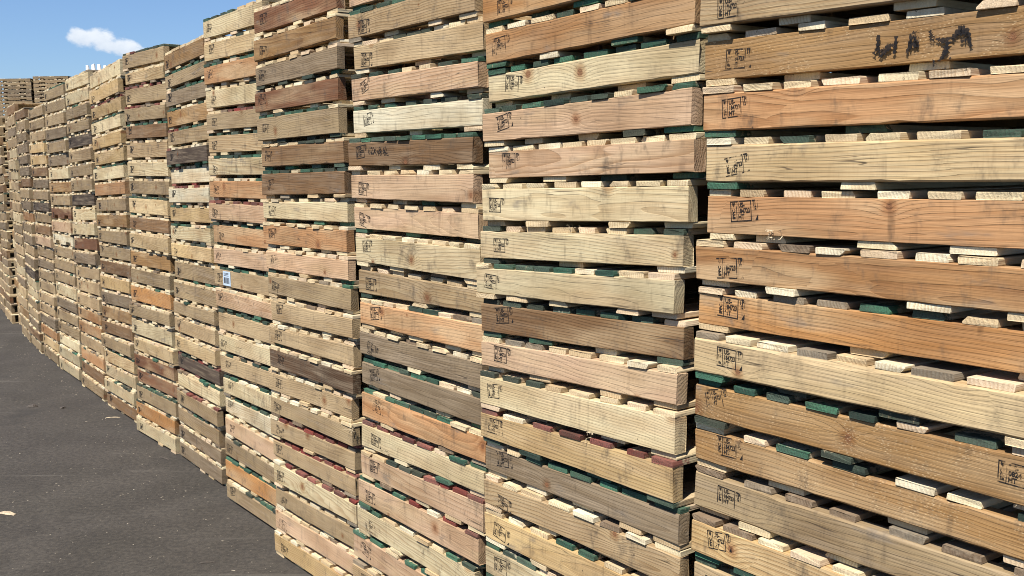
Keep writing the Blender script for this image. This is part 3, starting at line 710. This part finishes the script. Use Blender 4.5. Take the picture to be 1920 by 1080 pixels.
# white barcode sticker
V = [(0, 0), (.105, 0), (.105, .080), (0, .080)]
M_PAP = plain('sticker_paper', (.42, .51, .60), .5, .04)
stk = on_face(5, 11, 'sticker', V, [(0, 1, 2, 3)], M_PAP, .130, .08, 0, -.0018)
Vb = []; Fb = []
x = .012
while x < .086:
    w_ = rg.choice((.0015, .0025, .004)); b = len(Vb); Vb += [(x, .012), (x + w_, .012), (x + w_, .046), (x, .046)]; Fb.append((b, b + 1, b + 2, b + 3)); x += w_ + rg.choice((.0015, .003))
for z in (.054, .062, .068):
    b = len(Vb); Vb += [(.012, z), (.080, z), (.080, z + .003), (.012, z + .003)]; Fb.append((b, b + 1, b + 2, b + 3))
bm_ = bpy.data.meshes.new('barcode'); bm_.from_pydata([(a, 0, b) for a, b in Vb], [], Fb); bm_.materials.append(plain('barcode_ink', (.06, .065, .08), .6))
bo = bpy.data.objects.new('barcode', bm_); COL.objects.link(bo); bo.parent = stk; bo.location = (0, -.0006, 0)
MADE[5, 11]['label'] = 'Tan pallet with a pale blue barcode sticker on its front stringer'

# torn splinters sticking out of a few sawn ends
M_SPL = plain('splinter_wood', (.46, .37, .24), .7)
def splinters(n, i, x, z, cnt, ln, seed, dirx=0.0):
    r = random.Random(seed); V = []; F = []
    for _ in range(cnt):
        a = r.gauss(dirx, .5); l = ln * r.uniform(.4, 1.0); e = r.gauss(.15, .5)
        p = Vector((r.uniform(-.025, .025), 0, r.uniform(-.012, .012))); w_ = r.uniform(.0006, .0016)
        q = p + Vector((sin(a) * l, -cos(a) * l * .6, sin(e) * l * .5)); md = (p + q) / 2 + Vector((0, 0, r.gauss(0, .15) * l))
        b = len(V)
        for c_, s_ in ((p, 1), (md, .7), (q, .15)):
            V += [tuple(c_ + Vector((0, 0, w_ * s_))), tuple(c_ + Vector((w_ * s_, 0, -w_ * s_))), tuple(c_ + Vector((-w_ * s_, 0, -w_ * s_)))]
        for k in (0, 3):
            for j in range(3): F.append((b + k + j, b + k + (j + 1) % 3, b + k + 3 + (j + 1) % 3, b + k + 3 + j))
    me = bpy.data.meshes.new('splinters'); me.from_pydata(V, [], F); me.materials.append(M_SPL)
    o = bpy.data.objects.new('splinters', me); COL.objects.link(o); o.parent = MADE[n, i]; o.location = (x, .002, z)
splinters(4, 15, .80, .095, 14, .075, 1, .9)
splinters(1, 11, .80, .13, 9, .022, 2)
splinters(1, 7, .24, .13, 12, .020, 4)
splinters(2, 12, .50, .125, 8, .025, 6)
splinters(2, 7, .42, .125, 6, .02, 7)
splinters(1, 13, .40, .02, 7, .03, 8)

# ------------------------------------------------------------------ four white boards standing up behind the ninth stack's top
M_WH = plain('bleached_board', (.80, .80, .78), .7, .06)
r9 = MADE[9, 0]
S9 = STACK[9]; a9 = R(S9[2])
ztop = S9[4][0] / 1000 + TD + .0006
for k in range(4):
    rk = random.Random(k)
    w_, h_, t_ = (.026, .055, .018) if k else (.022, .050, .018)
    hh = .8 * h_ * (.80, 1.05, .95, .95)[k]
    vs = []
    for (x, y) in ((-w_ / 2, -t_ / 2), (w_ / 2, -t_ / 2), (w_ / 2, t_ / 2), (-w_ / 2, t_ / 2)): vs.append((x, y, 0))
    for (x, y) in ((-w_ / 2 * .8, -t_ / 2), (w_ / 2 * .8, -t_ / 2), (w_ / 2 * .8, t_ / 2), (-w_ / 2 * .8, t_ / 2)): vs.append((x, y, hh + rk.uniform(-.006, .006)))
    o = mesh_obj('block', vs, [(0, 3, 2, 1), (4, 5, 6, 7), (0, 1, 5, 4), (1, 2, 6, 5), (2, 3, 7, 6), (3, 0, 4, 7)], M_WH)
    yy = .02 + .045 * k; xx = .76
    o.location = (r9.location.x + cos(a9) * xx - sin(a9) * yy, r9.location.y + sin(a9) * xx + cos(a9) * yy, ztop + (S9[5][0] - S9[4][0]) / 1000 * xx / .81)
    o.rotation_euler = (0, 0, R(-5))
    o['category'] = 'wood block'; o['group'] = 'white blocks standing on the ninth stack'
    o['label'] = ('Leftmost', 'Second from left', 'Third from left', 'Rightmost')[k] + ' of four small white blocks standing on a pallet stack'

# ------------------------------------------------------------------ chips and sticks on the asphalt
M_CHIP = plain('chip_wood', (.38, .30, .20), .8, .3, 90)
M_DCHIP = plain('dark_chip_wood', (.06, .048, .038), .8, .3, 90)
def chip(x, y, ln, wd, th, rz, mat, label, name='wood_chip', cat='wood chip', seed=0):
    r = random.Random(seed); n = 6; rings = []
    for i in range(n):
        u = i / (n - 1); t = (u - .5) * ln; k = (math.sin(pi * (u * .86 + .07))) ** .5 * r.uniform(.75, 1.1); lift = .10 * ln * u * (1 - u)
        rings.append([(t, -wd / 2 * k, .0005 + lift), (t, wd / 2 * k * r.uniform(.7, 1.1), .0005 + lift), (t, wd / 2 * k * .8, th * k + lift), (t, -wd / 2 * k * .7, th * k + lift)])
    v, f = loft(rings)
    o = mesh_obj(name, v, f, mat); o.location = (x, y, 0); o.rotation_euler = (0, 0, rz)
    o['category'] = cat; o['label'] = label; o['group'] = 'scraps of wood lying on the asphalt'
    return o
chip(-2.84, 5.40, .115, .035, .010, R(-20), M_CHIP, 'Pale torn wood chip at the left edge of the asphalt', seed=1)
chip(-2.86, 5.24, .050, .030, .010, R(40), M_DCHIP, 'Small dark chip just below the pale torn chip', seed=2)
chip(-2.33, 6.46, .120, .010, .007, R(-38), M_DCHIP, 'Thin dark stick near the foot of the sixth stack', name='stick', cat='stick', seed=3)
chip(-3.94, 8.00, .080, .050, .018, R(20), M_DCHIP, 'Crumpled dark scrap alone on the asphalt far from the stacks', seed=4)
chip(-3.66, 7.93, .050, .028, .014, R(70), M_DCHIP, 'Small black chip beside the crumpled dark scrap', seed=5)
chip(-3.12, 7.60, .110, .012, .005, R(4), M_CHIP, 'Thin pale sliver lying flat between scrap and eighth stack', name='splinter', cat='splinter', seed=6)
chip(-1.50, 4.66, .080, .008, .005, R(10), M_DCHIP, 'Short dark twig at the bottom of the asphalt near the fourth stack', name='stick', cat='stick', seed=7)
# fine litter nobody could count
LV = []; LF = []
r = random.Random(77)
for _ in range(1000):
    while True:
        t = r.random() ** .7; y = 2.6 + t * 14; x = r.uniform(-.62 * y - .2, -.1 * y)
        if _ % 4 == 0: q = r.uniform(0, 1); x = .472 - 5.9 * q - abs(r.gauss(0, .12)) - .05; y = 2.408 + 8.68 * q - abs(r.gauss(0, .05))
        # stay on the open side of the row
        if (x - .472) * .825 + (y - 2.408) * .565 < -.04: break
    l = r.uniform(.003, .014) * (1.6 if r.random() < .1 else 1); wd = l * r.uniform(.2, .7); th = r.uniform(.0008, .003); a = r.uniform(0, pi); b = len(LV)
    for zz, k in ((.0003, 1), (th, .7)):
        for sx_, sy_ in ((-1, -1), (1, -1), (1, 1), (-1, 1)):
            u, v = sx_ * l / 2 * k * r.uniform(.7, 1.1), sy_ * wd / 2 * k * r.uniform(.7, 1.1)
            LV.append((x + u * cos(a) - v * sin(a), y + u * sin(a) + v * cos(a), zz))
    LF += [(b, b + 3, b + 2, b + 1), (b + 4, b + 5, b + 6, b + 7), (b, b + 1, b + 5, b + 4), (b + 1, b + 2, b + 6, b + 5), (b + 2, b + 3, b + 7, b + 6), (b + 3, b, b + 4, b + 7)]
lit = mesh_obj('debris', LV, LF, plain('litter', (.17, .145, .11), .85, .75, 3.0))
lit['kind'] = 'stuff'; lit['category'] = 'litter'; lit['label'] = 'tiny wood crumbs scattered over the asphalt'
